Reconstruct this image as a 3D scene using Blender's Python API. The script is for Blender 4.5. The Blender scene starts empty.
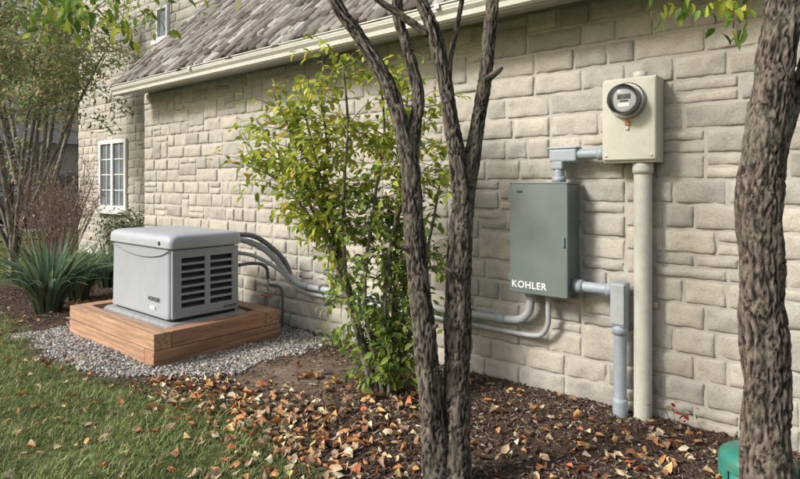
import bpy, bmesh, math, random
import numpy as np
from mathutils import Vector, Matrix, noise as mn
random.seed(7); rng=np.random.default_rng(7)
S=bpy.context.scene
COL=bpy.context.collection

# ------------------------------------------------------------------ materials
def nodes(m):
    m.use_nodes=True
    nt=m.node_tree; nt.nodes.clear()
    return nt, nt.nodes, nt.links
def ramp(N,stops):
    r=N.new('ShaderNodeValToRGB'); e=r.color_ramp.elements
    e[0].position=stops[0][0]; e[0].color=(*stops[0][1],1)
    e[1].position=stops[-1][0]; e[1].color=(*stops[-1][1],1)
    for p,c in stops[1:-1]:
        x=e.new(p); x.color=(*c,1)
    return r
def pmat(name,base=(.5,.5,.5),use_col=False,rough=.6,metal=0,nscale=8,namt=.25,bscale=60,bstr=.2,bdist=.005,
         trans=0,stretch=(1,1,1),spec=.5,coat=0,dirt=0):
    m=bpy.data.materials.new(name); nt,N,L=nodes(m)
    out=N.new('ShaderNodeOutputMaterial'); p=N.new('ShaderNodeBsdfPrincipled')
    p.inputs['Roughness'].default_value=rough; p.inputs['Metallic'].default_value=metal
    p.inputs['Specular IOR Level'].default_value=spec
    p.inputs['Coat Weight'].default_value=coat
    tc=N.new('ShaderNodeTexCoord'); mp=N.new('ShaderNodeMapping'); mp.inputs['Scale'].default_value=stretch
    L.new(tc.outputs['Object'],mp.inputs['Vector'])
    vm=N.new('ShaderNodeVectorMath'); vm.operation='SCALE'
    if use_col:
        a=N.new('ShaderNodeAttribute'); a.attribute_name='Col'; L.new(a.outputs['Color'],vm.inputs[0])
    else: vm.inputs[0].default_value=base
    if namt>0:
        n=N.new('ShaderNodeTexNoise'); n.inputs['Scale'].default_value=nscale; n.inputs['Detail'].default_value=4
        n.inputs['Roughness'].default_value=.6
        L.new(mp.outputs[0],n.inputs['Vector'])
        mr=N.new('ShaderNodeMapRange'); mr.inputs[1].default_value=.3; mr.inputs[2].default_value=.7
        mr.inputs[3].default_value=1-namt; mr.inputs[4].default_value=1+namt
        L.new(n.outputs['Fac'],mr.inputs[0]); L.new(mr.outputs[0],vm.inputs['Scale'])
    else: vm.inputs['Scale'].default_value=1
    col=vm.outputs[0]
    if dirt>0:
        dn=N.new('ShaderNodeTexNoise'); dn.inputs['Scale'].default_value=23; dn.inputs['Detail'].default_value=5; dn.inputs['Roughness'].default_value=.75
        L.new(tc.outputs['Object'],dn.inputs[0]); dr=ramp(N,[(.50,(0,0,0)),(.72,(dirt,dirt,dirt))]); L.new(dn.outputs['Fac'],dr.inputs[0])
        mx=N.new('ShaderNodeMix'); mx.data_type='RGBA'; L.new(dr.outputs[0],mx.inputs[0]); L.new(col,mx.inputs[6]); mx.inputs[7].default_value=(.16,.14,.11,1); col=mx.outputs[2]
    L.new(col,p.inputs['Base Color'])
    if bstr>0:
        b=N.new('ShaderNodeTexNoise'); b.inputs['Scale'].default_value=bscale; b.inputs['Detail'].default_value=4
        b.inputs['Roughness'].default_value=.65
        L.new(mp.outputs[0],b.inputs['Vector'])
        bp=N.new('ShaderNodeBump'); bp.inputs['Strength'].default_value=bstr; bp.inputs['Distance'].default_value=bdist
        L.new(b.outputs['Fac'],bp.inputs['Height']); L.new(bp.outputs[0],p.inputs['Normal'])
    if trans>0:
        t=N.new('ShaderNodeBsdfTranslucent'); L.new(col,t.inputs['Color'])
        mx=N.new('ShaderNodeMixShader'); mx.inputs[0].default_value=trans
        L.new(p.outputs[0],mx.inputs[1]); L.new(t.outputs[0],mx.inputs[2]); L.new(mx.outputs[0],out.inputs[0])
    else: L.new(p.outputs[0],out.inputs[0])
    return m

def stone_mat():
    m=bpy.data.materials.new('limestone'); nt,N,L=nodes(m)
    out=N.new('ShaderNodeOutputMaterial'); p=N.new('ShaderNodeBsdfPrincipled'); p.inputs['Roughness'].default_value=.88
    p.inputs['Specular IOR Level'].default_value=.25
    tc=N.new('ShaderNodeTexCoord'); a=N.new('ShaderNodeAttribute'); a.attribute_name='Col'
    n1=N.new('ShaderNodeTexNoise'); n1.inputs['Scale'].default_value=9; n1.inputs['Detail'].default_value=5; n1.inputs['Roughness'].default_value=.7
    n2=N.new('ShaderNodeTexNoise'); n2.inputs['Scale'].default_value=80; n2.inputs['Detail'].default_value=4; n2.inputs['Roughness'].default_value=.75
    L.new(tc.outputs['Object'],n1.inputs[0]); L.new(tc.outputs['Object'],n2.inputs[0])
    r=ramp(N,[(.3,(.84,.835,.83)),(.5,(1,1,1)),(.72,(1.12,1.11,1.09))]); L.new(n1.outputs['Fac'],r.inputs[0])
    r2=ramp(N,[(.26,(.60,.58,.55)),(.42,(.96,.96,.955)),(.75,(1.10,1.10,1.09))]); L.new(n2.outputs['Fac'],r2.inputs[0])
    m1=N.new('ShaderNodeVectorMath'); m1.operation='MULTIPLY'; L.new(a.outputs['Color'],m1.inputs[0]); L.new(r.outputs[0],m1.inputs[1])
    m2=N.new('ShaderNodeVectorMath'); m2.operation='MULTIPLY'; L.new(m1.outputs[0],m2.inputs[0]); L.new(r2.outputs[0],m2.inputs[1])
    L.new(m2.outputs[0],p.inputs['Base Color'])
    b1=N.new('ShaderNodeBump'); b1.inputs['Strength'].default_value=.6; b1.inputs['Distance'].default_value=.006; L.new(n2.outputs['Fac'],b1.inputs['Height'])
    b2=N.new('ShaderNodeBump'); b2.inputs['Strength'].default_value=.55; b2.inputs['Distance'].default_value=.016
    L.new(n1.outputs['Fac'],b2.inputs['Height']); L.new(b1.outputs[0],b2.inputs['Normal']); L.new(b2.outputs[0],p.inputs['Normal'])
    L.new(p.outputs[0],out.inputs[0]); return m
def r2c(N,L,n):
    r=ramp(N,[(.35,(.30,.30,.30)),(.6,(1.15,1.15,1.15))]); L.new(n.outputs['Fac'],r.inputs[0]); return r.outputs[0]
def bark_mat(name,dark,mid,light,lichen,la=.5):
    m=bpy.data.materials.new(name); nt,N,L=nodes(m)
    out=N.new('ShaderNodeOutputMaterial'); p=N.new('ShaderNodeBsdfPrincipled'); p.inputs['Roughness'].default_value=.9
    p.inputs['Specular IOR Level'].default_value=.2
    tc=N.new('ShaderNodeTexCoord'); mp=N.new('ShaderNodeMapping'); mp.inputs['Scale'].default_value=(1,1,.45)
    L.new(tc.outputs['Object'],mp.inputs[0])
    n=N.new('ShaderNodeTexNoise'); n.inputs['Scale'].default_value=120; n.inputs['Detail'].default_value=5; n.inputs['Roughness'].default_value=.75; n.inputs['Distortion'].default_value=.4
    L.new(mp.outputs[0],n.inputs[0])
    a=N.new('ShaderNodeAttribute'); a.attribute_name='Col'
    ad=N.new('ShaderNodeMath'); ad.operation='MULTIPLY_ADD'; ad.inputs[1].default_value=.5
    L.new(n.outputs['Fac'],ad.inputs[0])
    sc=N.new('ShaderNodeMath'); sc.operation='MULTIPLY'; sc.inputs[1].default_value=.55; L.new(a.outputs['Fac'],sc.inputs[0]); L.new(sc.outputs[0],ad.inputs[2])
    r=ramp(N,[(.32,dark),(.52,mid),(.76,light)]); L.new(ad.outputs[0],r.inputs[0])
    n3=N.new('ShaderNodeTexNoise'); n3.inputs['Scale'].default_value=9; n3.inputs['Detail'].default_value=5; L.new(tc.outputs['Object'],n3.inputs[0])
    r3=ramp(N,[(.52,(0,0,0)),(.68,(la,la,la))]); L.new(n3.outputs['Fac'],r3.inputs[0])
    mx=N.new('ShaderNodeMix'); mx.data_type='RGBA'; L.new(r3.outputs[0],mx.inputs[0]); L.new(r.outputs[0],mx.inputs[6])
    lm=N.new('ShaderNodeVectorMath'); lm.operation='MULTIPLY'; lm.inputs[0].default_value=lichen
    L.new(r2c(N,L,n),lm.inputs[1]); L.new(lm.outputs[0],mx.inputs[7])
    L.new(mx.outputs[2],p.inputs['Base Color'])
    b=N.new('ShaderNodeBump'); b.inputs['Strength'].default_value=1; b.inputs['Distance'].default_value=.009
    L.new(n.outputs['Fac'],b.inputs['Height']); L.new(b.outputs[0],p.inputs['Normal'])
    L.new(p.outputs[0],out.inputs[0]); return m

M={}
M['stone']=stone_mat()
M['mortar']=pmat('mortar',(.44,.42,.38),rough=.95,nscale=12,namt=.12,bscale=180,bstr=.6,bdist=.004,spec=.2)
M['ground']=pmat('ground_soil',use_col=True,rough=.95,nscale=30,namt=.35,bscale=90,bstr=.8,bdist=.012,spec=.1)
M['leaf']=pmat('leaf',use_col=True,rough=.5,nscale=30,namt=0,bstr=0,trans=.45,spec=.3)
M['dryleaf']=pmat('dry_leaf',use_col=True,rough=.75,nscale=60,namt=.35,bstr=0,trans=.15,spec=.2)
M['grass']=pmat('grass_blade',use_col=True,rough=.6,namt=0,bstr=0,trans=.3,spec=.25)
M['pebble']=pmat('gravel_stone',use_col=True,rough=.85,nscale=60,namt=.25,bstr=0,spec=.3)
M['mulch']=pmat('mulch_chip',use_col=True,rough=.95,nscale=60,namt=.35,bstr=0,spec=.1)
M['shake']=pmat('cedar_shake',use_col=True,rough=.9,nscale=30,namt=.4,bscale=90,bstr=.7,bdist=.005,stretch=(3,.5,.5),spec=.2)
M['timberx']=pmat('timber_x',(.40,.25,.16),rough=.75,nscale=22,namt=.38,bscale=60,bstr=.4,bdist=.003,stretch=(.10,1.8,1.8),spec=.3,dirt=.35)
M['timbery']=pmat('timber_y',(.36,.20,.125),rough=.75,nscale=22,namt=.40,bscale=60,bstr=.4,bdist=.003,stretch=(1.8,.10,1.8),spec=.3,dirt=.35)
M['gutter']=pmat('gutter_paint',(.60,.585,.54),rough=.45,nscale=4,namt=.08,bstr=.03,dirt=.2)
M['fascia']=pmat('fascia_paint',(.48,.46,.42),rough=.6,nscale=6,namt=.1,bstr=.1)
M['gen']=pmat('generator_paint',(.31,.33,.365),rough=.5,nscale=5,namt=.05,bscale=300,bstr=.08,bdist=.001,dirt=.12)
M['genlid']=pmat('generator_paint_lit',(.38,.405,.44),rough=.48,nscale=5,namt=.06,bscale=300,bstr=.08,bdist=.001,dirt=.12)  # generator paint made lighter, light falling on the lid put into the colour
M['dark']=pmat('dark_interior',(.012,.012,.013),rough=.7,bstr=0,namt=0)
M['slat']=pmat('slat_shaded',(.07,.075,.08),rough=.6,bstr=0,namt=0)  # slats darkened, shade inside the louvre openings put into their colour
M['pad']=pmat('composite_pad',(.25,.26,.27),rough=.8,nscale=20,namt=.15,bscale=150,bstr=.3,bdist=.002,dirt=.3)
M['switch']=pmat('switch_paint',(.135,.168,.162),rough=.42,nscale=4,namt=.10,bscale=250,bstr=.06,bdist=.001,dirt=.07)
M['meterbox']=pmat('meter_box_paint',(.55,.54,.465),rough=.5,nscale=6,namt=.08,bscale=120,bstr=.06,bdist=.001,dirt=.15)
M['conduit']=pmat('pvc_conduit',(.31,.36,.40),rough=.5,nscale=10,namt=.1,bstr=.05,dirt=.15)
M['conduit2']=pmat('grey_conduit',(.38,.405,.42),rough=.5,nscale=10,namt=.1,bstr=.05,dirt=.2)
M['pole']=pmat('beige_conduit',(.53,.53,.475),rough=.55,nscale=6,namt=.12,bstr=.05,dirt=.2)
M['black']=pmat('black_rubber',(.03,.03,.032),rough=.5,bstr=0,namt=0)
M['hose']=pmat('grey_hose',(.12,.13,.14),rough=.5,bstr=0,namt=0)
M['steel']=pmat('steel',(.45,.45,.45),rough=.35,metal=.9,bstr=.05)
M['white']=pmat('white_print',(.8,.8,.78),rough=.5,bstr=0,namt=0)
M['whitetrim']=pmat('window_trim',(.76,.76,.75),rough=.5,bstr=.03,namt=.05)
M['orange']=pmat('orange_seal',(.6,.2,.08),rough=.5,bstr=0)
M['green']=pmat('green_plastic',(.03,.20,.155),rough=.4,nscale=20,namt=.15,bstr=.05,dirt=.4)
M['iron']=pmat('black_iron',(.02,.02,.02),rough=.5,bstr=0,namt=0)
M['dial']=pmat('dial',(.40,.41,.41),rough=.5,bstr=0,namt=.03)
M['bark']=bark_mat('bark',(.018,.015,.013),(.105,.086,.072),(.28,.24,.20),(.23,.225,.165),.5)
M['bark2']=bark_mat('bark_grey',(.07,.058,.048),(.22,.19,.16),(.36,.33,.28),(.28,.27,.21))
M['twig']=pmat('twig',(.12,.085,.06),rough=.8,bstr=0)
M['twigbrown']=pmat('twig_brown',(.26,.19,.15),rough=.8,bstr=0)
M['nbwall']=pmat('neighbour_wall',(.48,.43,.39),rough=.9,nscale=3,namt=.12,bstr=.2)
M['nbroof']=pmat('neighbour_roof',(.12,.11,.11),rough=.9,nscale=6,namt=.25,bstr=.3)
M['asphalt']=pmat('driveway',(.20,.195,.19),rough=.9,nscale=3,namt=.12,bscale=40,bstr=.2)
M['carpaint']=pmat('car_paint',(.16,.17,.185),rough=.3,metal=.3,nscale=2,namt=.04,bstr=0,coat=.8)
M['carglass']=pmat('car_glass',(.03,.035,.04),rough=.06,bstr=0,namt=0,spec=.9)
def glass_mat():
    m=bpy.data.materials.new('glass'); nt,N,L=nodes(m)
    out=N.new('ShaderNodeOutputMaterial'); g=N.new('ShaderNodeBsdfGlossy'); g.inputs['Roughness'].default_value=.03
    t=N.new('ShaderNodeBsdfTransparent'); f=N.new('ShaderNodeFresnel'); f.inputs[0].default_value=1.5
    mx=N.new('ShaderNodeMixShader'); L.new(f.outputs[0],mx.inputs[0]); L.new(t.outputs[0],mx.inputs[1]); L.new(g.outputs[0],mx.inputs[2])
    L.new(mx.outputs[0],out.inputs[0]); return m
M['glass']=glass_mat()
M['pane']=pmat('window_pane',(.20,.235,.27),rough=.08,bstr=0,namt=.4,nscale=1.5,spec=1)  # base colour brightened to stand in for a bright reflection in the panes

# ------------------------------------------------------------------ helpers
def empty(name,loc=(0,0,0)):
    e=bpy.data.objects.new(name,None); COL.objects.link(e); e.empty_display_size=.1; return e
def link(name,me,mat,parent=None,smooth=False):
    o=bpy.data.objects.new(name,me); COL.objects.link(o)
    if mat: me.materials.append(mat)
    if parent: o.parent=parent
    if smooth:
        me.polygons.foreach_set('use_smooth',[True]*len(me.polygons))
    return o
def fast_mesh(name,V,F,C=None):
    V=np.asarray(V,dtype=np.float32); F=np.asarray(F,dtype=np.int32); k=F.shape[1]
    me=bpy.data.meshes.new(name)
    me.vertices.add(len(V)); me.vertices.foreach_set('co',V.ravel())
    me.loops.add(F.size); me.loops.foreach_set('vertex_index',F.ravel())
    me.polygons.add(len(F)); me.polygons.foreach_set('loop_start',np.arange(0,F.size,k,dtype=np.int32))
    if C is not None:
        a=me.color_attributes.new('Col','FLOAT_COLOR','POINT')
        c=np.ones((len(V),4),dtype=np.float32); c[:,:3]=C; a.data.foreach_set('color',c.ravel())
    me.update(calc_edges=True); me.validate()
    return me
def scatter(name,tv,tf,P,Mx,C,mat,parent=None,smooth=False,shade=None):
    tv=np.asarray(tv,float); tf=np.asarray(tf); n=len(P); m=len(tv)
    V=np.einsum('nij,mj->nmi',Mx,tv)+np.asarray(P)[:,None,:]
    F=(tf[None]+ (np.arange(n)*m)[:,None,None]).reshape(-1,tf.shape[1])
    CC=np.repeat(np.asarray(C)[:,None,:],m,axis=1)
    if shade is not None: CC=CC*np.asarray(shade)[None,:,None]
    me=fast_mesh(name,V.reshape(-1,3),F,CC.reshape(-1,3))
    return link(name,me,mat,parent,smooth)
def rotm(rx,ry,rz):
    n=len(rx); c,s=np.cos,np.sin
    X=np.zeros((n,3,3));Y=X.copy();Z=X.copy()
    X[:,0,0]=1;X[:,1,1]=c(rx);X[:,1,2]=-s(rx);X[:,2,1]=s(rx);X[:,2,2]=c(rx)
    Y[:,1,1]=1;Y[:,0,0]=c(ry);Y[:,0,2]=s(ry);Y[:,2,0]=-s(ry);Y[:,2,2]=c(ry)
    Z[:,2,2]=1;Z[:,0,0]=c(rz);Z[:,0,1]=-s(rz);Z[:,1,0]=s(rz);Z[:,1,1]=c(rz)
    return Z@Y@X
def pick(cols,n,p=None,jit=.15):
    cols=np.array(cols); i=rng.choice(len(cols),n,p=p)
    return np.clip(cols[i]*(1+rng.normal(0,jit,(n,1))),.003,.9)
def box(name,x0,x1,y0,y1,z0,z1,mat,parent=None,bev=.004,seg=2):
    me=bpy.data.meshes.new(name); bm=bmesh.new(); bmesh.ops.create_cube(bm,size=1)
    for v in bm.verts: v.co=Vector(((x0+x1)/2+v.co.x*(x1-x0),(y0+y1)/2+v.co.y*(y1-y0),(z0+z1)/2+v.co.z*(z1-z0)))
    if bev>0: bmesh.ops.bevel(bm,geom=bm.edges[:],offset=bev,segments=seg,affect='EDGES',profile=.5)
    bm.to_mesh(me); bm.free(); return link(name,me,mat,parent)
def loft(name,levels,cx,cy,mat,parent=None,n=6,axis='z'):
    """stacked rounded rectangles (hx,hy,r,z) closed top and bottom; axis 'y' lays it facing -y"""
    V=[];F=[];rings=[]
    for hx,hy,r,z in levels:
        ring=[]
        for q,(sx,sy) in enumerate([(1,1),(-1,1),(-1,-1),(1,-1)]):
            for i in range(n+1):
                a=math.pi/2*(q+i/n)
                x=sx*(hx-r)+r*math.cos(a); y=sy*(hy-r)+r*math.sin(a)
                if axis=='z': V.append((cx+x,cy+y,z))
                else: V.append((cx+x,-z,cy+y))
                ring.append(len(V)-1)
        rings.append(ring)
    k=len(rings[0])
    for a,b in zip(rings,rings[1:]):
        for i in range(k): F.append((a[i],a[(i+1)%k],b[(i+1)%k],b[i]))
    F.append(tuple(reversed(rings[0]))); F.append(tuple(rings[-1]))
    me=bpy.data.meshes.new(name); me.from_pydata(V,[],F)
    bm=bmesh.new(); bm.from_mesh(me); bmesh.ops.recalc_face_normals(bm,faces=bm.faces); bm.to_mesh(me); bm.free()
    o=link(name,me,mat,parent,True)
    md=o.modifiers.new('es','EDGE_SPLIT'); md.split_angle=math.radians(38)
    return o
def catmull(pts,step):
    pts=[np.array(p,float) for p in pts]
    P=[2*pts[0]-pts[1]]+pts+[2*pts[-1]-pts[-2]]
    out=[]
    for i in range(1,len(P)-2):
        a,b,c,d=P[i-1:i+3]; L=np.linalg.norm(c[:3]-b[:3]); k=max(2,int(L/step))
        for j in range(k):
            t=j/k
            out.append(.5*((2*b)+(c-a)*t+(2*a-5*b+4*c-d)*t*t+(3*b-a-3*c+d)*t**3))
    out.append(P[-2]); return out
class TB:
    def __init__(s): s.V=[];s.F=[];s.C=[]
    def tube(s,pts,step=.05,seg=8,rough=0,seed=0,col=(.5,.5,.5),cap=True):
        """pts: (x,y,z,r)"""
        Q=catmull(pts,step); prev=None; base=len(s.V); L=0
        for i,q in enumerate(Q):
            p=Vector(q[:3]); r=max(q[3],.0005)
            t=(Vector(Q[min(i+1,len(Q)-1)][:3])-Vector(Q[max(i-1,0)][:3])).normalized()
            if prev is None:
                ref=Vector((1,0,0)) if abs(t.x)<.8 else Vector((0,1,0)); nrm=(ref-t*ref.dot(t)).normalized()
            else: nrm=(prev-t*prev.dot(t)).normalized()
            prev=nrm; bn=t.cross(nrm)
            if i: L+=(p-Vector(Q[i-1][:3])).length
            for k in range(seg):
                a=2*math.pi*k/seg; d=nrm*math.cos(a)+bn*math.sin(a); rr=r
                if rough>0:
                    w=Vector((math.cos(a)*r*66+seed,math.sin(a)*r*66,L*17))
                    f=mn.noise(w+Vector((mn.noise(w*.7)*1.0,0,mn.noise(w*.5+Vector((9,9,9)))*2.2)))
                    f2=mn.noise(w*2.3+Vector((5,1,2)))
                    ridge=1-abs(f)*3.2
                    big=mn.noise(Vector((math.cos(a)*1.2+seed*3,math.sin(a)*1.2,L*6)))
                    rr=r*(1+big*.20)+rough*(-max(0,ridge)**1.3*1.25+f2*.55)
                    c=min(1,max(0,.70-max(0,ridge)**1.6*.75+f2*.4))
                    s.C.append((c,c,c))
                else: s.C.append(col)
                s.V.append(tuple(p+d*rr))
        n=len(Q)
        for i in range(n-1):
            for k in range(seg):
                a=base+i*seg+k; b=base+i*seg+(k+1)%seg
                s.F.append((a,b,b+seg,a+seg))
        if cap and seg>=4 and seg%2==0:
            for o_,rev in ((base,1),(base+(n-1)*seg,0)):
                for k in range(1,seg//2):
                    f=(o_+k-1,o_+k,o_+seg-1-k,o_+(seg-k)%seg)
                    if len(set(f))==4: s.F.append(f if not rev else f[::-1])
    def obj(s,name,mat,parent=None,smooth=True):
        me=fast_mesh(name,s.V,s.F,np.array(s.C)); return link(name,me,mat,parent,smooth)
def pipe(name,pts,r,mat,parent,seg=16,step=.02):
    t=TB(); t.tube([(*p,r) for p in pts],step=step,seg=seg); return t.obj(name,mat,parent)

LEAFV=[(0,0,0),(.3,.24,.06),(.33,0,0),(.3,-.24,.06),(.7,.19,.0),(.7,0,-.07),(.7,-.19,0),(1,0,-.18)]
LEAFF=[(0,2,1),(0,3,2),(1,2,5),(1,5,4),(2,3,6),(2,6,5),(4,5,7),(5,6,7)]

# ------------------------------------------------------------------ ground
LBX=[-60,-8,-6.5,-5.6,-4.8,-3.75,-2.94,-2.4,-2.0,-1.5,-1.0,0,60]
LBY=[-1.6,-1.55,-1.6,-1.74,-1.86,-1.70,-1.42,-1.45,-1.60,-1.95,-2.4,-3.0,-3.2]
def vnoise(x,y,s,o=0): return np.array([mn.noise(Vector((a*s+o,b*s,o))) for a,b in zip(x,y)])
def lawn_mask(x,y):
    nz=vnoise(x,y,3.0,3)*.12+vnoise(x,y,11,7)*.08
    b=np.interp(x,LBX,LBY)+nz
    a=np.clip((b-y)/.26+.5,0,1)
    far=np.clip((-8.9-x+nz*3)/.3,0,1)
    return np.maximum(a,far)
def gravel_mask(x,y):
    nz=vnoise(x,y,4,11)*.14+vnoise(x,y,14,4)*.05
    d=np.maximum(np.maximum(-5.7-x,x+3.42+(y+.9)*.10),np.maximum(-1.74-y,y+.05))
    d2=np.maximum((x+3.42)+(-1.15-y)*1.1,-9)
    d=np.maximum(d,np.where(y<-1.15,d2,-9))
    return np.clip((-(d+nz))/.10+.5,0,1)
def mound(x,y): return np.exp(-((x+3.0)**2/.16+(y+.75)**2/.12))*.05
def gz(x,y):
    return vnoise(x,y,1.7,1)*.012+vnoise(x,y,7,2)*.006
def axis(fine0,fine1,st,lo,hi):
    a=list(np.arange(fine0,fine1+1e-6,st)); d=st; v=fine1
    while v<hi: d*=1.35; v+=d; a.append(min(v,hi))
    d=st; v=fine0; b=[]
    while v>lo: d*=1.35; v-=d; b.append(max(v,lo))
    return np.array(b[::-1]+a)
gx=axis(-9,1,.045,-400,400); gy=axis(-4,.2,.045,-400,400)
XX,YY=np.meshgrid(gx,gy); x=XX.ravel(); y=YY.ravel()
near=((x>-14)&(x<3)&(y>-6)&(y<3))
lm=lawn_mask(x,y); gm=gravel_mask(x,y)
z=np.where(near,gz(x,y)+mound(x,y),0)
grassc=np.array([.10,.12,.045]); mul=np.array([.085,.06,.045]); grv=np.array([.20,.19,.18]); dirt=np.array([.17,.13,.10])
dm=np.clip(1.4-np.sqrt(((x+3.02)/.42)**2+((y+.85)/.5)**2)+vnoise(x,y,6,5)*.3,0,1)[:,None]
C=mul*(1-dm)+dirt*dm
C=C*(1-lm[:,None])+grassc*lm[:,None]; C=C*(1-gm[:,None])+grv*gm[:,None]
C=C*(1+vnoise(x,y,9,8)[:,None]*.4)
nx=len(gx); ny=len(gy)
idx=np.arange(nx*ny).reshape(ny,nx)
F=np.stack([idx[:-1,:-1],idx[:-1,1:],idx[1:,1:],idx[1:,:-1]],-1).reshape(-1,4)
link('ground',fast_mesh('ground',np.stack([x,y,z],1),F,C),M['ground'],smooth=True)
def gheight(x,y): return gz(x,y)+mound(x,y)

# grass
def blades(name,x,y,hmin,hmax,w,cols,lean=.5):
    n=len(x); a=rng.uniform(0,6.28,n); h=rng.uniform(hmin,hmax,n); le=rng.uniform(.1,lean,n)
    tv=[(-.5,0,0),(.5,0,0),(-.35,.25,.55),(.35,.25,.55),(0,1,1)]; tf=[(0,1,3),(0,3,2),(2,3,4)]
    R=rotm(np.zeros(n),np.zeros(n),a); Sc=np.zeros((n,3,3)); Sc[:,0,0]=w*rng.uniform(.7,1.4,n); Sc[:,1,1]=h*le; Sc[:,2,2]=h
    patch=(1+.5*vnoise(x,y,2.3,31)+.3*vnoise(x,y,9,3))[:,None]
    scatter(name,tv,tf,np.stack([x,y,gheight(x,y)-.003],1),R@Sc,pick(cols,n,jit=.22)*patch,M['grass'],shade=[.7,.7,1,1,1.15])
n=125000; x=rng.uniform(-8,-1,n); y=rng.uniform(-3.4,-1.1,n)
k=(rng.random(n)<lawn_mask(x,y)**2*np.clip(.75+vnoise(x,y,5,21),.25,1)); x,y=x[k],y[k]
GC=[(.19,.27,.08),(.23,.31,.095),(.15,.225,.07),(.30,.33,.14),(.42,.38,.22)]
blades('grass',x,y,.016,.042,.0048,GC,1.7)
n=22000; x=rng.uniform(-18,-8.5,n); y=rng.uniform(-3,5,n)
k=(rng.random(n)<lawn_mask(x,y)); x,y=x[k],y[k]
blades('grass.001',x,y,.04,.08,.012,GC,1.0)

# gravel
bm=bmesh.new(); bmesh.ops.create_icosphere(bm,subdivisions=1,radius=1)
iv=np.array([v.co[:] for v in bm.verts]); jf=np.array([[v.index for v in f.verts] for f in bm.faces]); bm.free()
iv=iv*(1+rng.normal(0,.16,(len(iv),1)))
n=48000; x=rng.uniform(-5.9,-3.0,n); y=rng.uniform(-1.95,0,n)
k=(rng.random(n)<gravel_mask(x,y)**1.3)&~((x>-5.35)&(x<-4.05)&(y>-1.3)&(y<-.35)); x,y=x[k],y[k]; n=len(x)
s=rng.gamma(6,.00105,n)+.003
Sc=np.zeros((n,3,3)); Sc[:,0,0]=s*rng.uniform(.8,1.5,n);Sc[:,1,1]=s;Sc[:,2,2]=s*rng.uniform(.5,.9,n)
R=rotm(rng.normal(0,.5,n),rng.normal(0,.5,n),rng.uniform(0,6.28,n))
scatter('gravel',iv,jf,np.stack([x,y,gheight(x,y)+s*.4+rng.uniform(0,.006,n)],1),R@Sc,
  pick([(.34,.33,.32),(.24,.235,.23),(.46,.44,.41),(.15,.14,.135),(.33,.27,.22),(.24,.21,.18)],n,jit=.2),M['pebble'])

# mulch
cb=[(-.5,-.5,-.5),(.5,-.5,-.5),(.5,.5,-.5),(-.5,.5,-.5),(-.5,-.4,.5),(.4,-.5,.5),(.5,.3,.5),(-.4,.5,.5)]
cf=[(0,3,2,1),(4,5,6,7),(0,1,5,4),(1,2,6,5),(2,3,7,6),(3,0,4,7)]
n=44000; x=rng.uniform(-8.5,.8,n); y=rng.uniform(-2.7,0,n)
nearw=((x>-4)&(x<.8))|(rng.random(n)<.4)
k=(rng.random(n)>np.maximum(lawn_mask(x,y),gravel_mask(x,y)))&nearw&(rng.random(n)<np.clip(np.sqrt(((x+3.02)/.42)**2+((y+.85)/.5)**2)-.5,.12,1))
x,y=x[k],y[k]; n=len(x)
Sc=np.zeros((n,3,3)); Sc[:,0,0]=rng.gamma(2.5,.008,n)+.006; Sc[:,1,1]=rng.uniform(.003,.010,n); Sc[:,2,2]=rng.uniform(.003,.006,n)
R=rotm(rng.normal(0,.35,n),rng.normal(0,.35,n),rng.uniform(0,6.28,n))
scatter('mulch',cb,cf,np.stack([x,y,gheight(x,y)+rng.uniform(0,.010,n)],1),R@Sc,
  pick([(.105,.075,.056),(.068,.05,.04),(.145,.105,.08),(.20,.16,.13),(.32,.28,.23)],n,p=[.33,.29,.19,.12,.07],jit=.25),M['mulch'])

# fallen leaves
def fallen(name,x,y,smin,smax,zoff=.008):
    n=len(x); q=8
    sel=rng.integers(0,q,n); root=empty(name)
    cols=pick([(.48,.23,.10),(.54,.31,.14),(.37,.19,.10),(.54,.41,.26),(.30,.20,.14),(.58,.46,.20),(.46,.15,.08),(.62,.53,.39)],n,p=[.16,.14,.15,.19,.14,.05,.04,.13],jit=.2)
    for j in range(q):
        tv=np.array(LEAFV)*np.array([1,rng.uniform(.85,1.5),1]); tv[:,2]+=rng.normal(0,.08,8); tv[:,1]+=rng.normal(0,.06,8); tv[:,0]+=rng.normal(0,.05,8)
        tv[:,0]-=.5; tv[[1,4],2]+=rng.uniform(-.05,.33); tv[[3,6],2]+=rng.uniform(-.05,.33); tv[7,2]+=rng.uniform(0,.3)
        kk=sel==j; m=kk.sum(); s=rng.uniform(smin,smax,m)
        R=rotm(rng.normal(0,.4,m)+np.where(rng.random(m)<.3,math.pi,0),rng.normal(0,.3,m),rng.uniform(0,6.28,m))*s[:,None,None]
        scatter('leaves_%d'%j,tv,LEAFF,np.stack([x[kk],y[kk],gheight(x[kk],y[kk])+zoff+rng.uniform(0,.016,m)],1),R,cols[kk],M['dryleaf'],root)
xs=[];ys=[]
def spot(n,cx,cy,sx,sy): xs.append(rng.normal(cx,sx,n)); ys.append(rng.normal(cy,sy,n))
spot(360,-2.55,-1.42,.42,.19); spot(160,-2.05,-1.58,.3,.2); spot(170,-2.3,-.98,.3,.2); spot(140,-3.0,-1.48,.3,.14)
spot(110,-1.3,-.7,.5,.3); spot(80,-.9,-.45,.3,.2); spot(60,-.5,-.8,.5,.3); spot(70,-3.3,-1.5,.3,.12)
xs.append(rng.uniform(-7,-1.5,380)); ys.append(rng.uniform(-3.1,-1.6,380))
xs.append(rng.uniform(-2.4,.3,240)); ys.append(rng.uniform(-2.4,-.05,240))
xs.append(rng.uniform(-7,-5.6,110)); ys.append(rng.uniform(-1.9,-.4,110))
xs.append(rng.uniform(-14,-8,200)); ys.append(rng.uniform(-2,3,200))
x=np.concatenate(xs); y=np.concatenate(ys); k=(y<-.03)|(x<-8)
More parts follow.
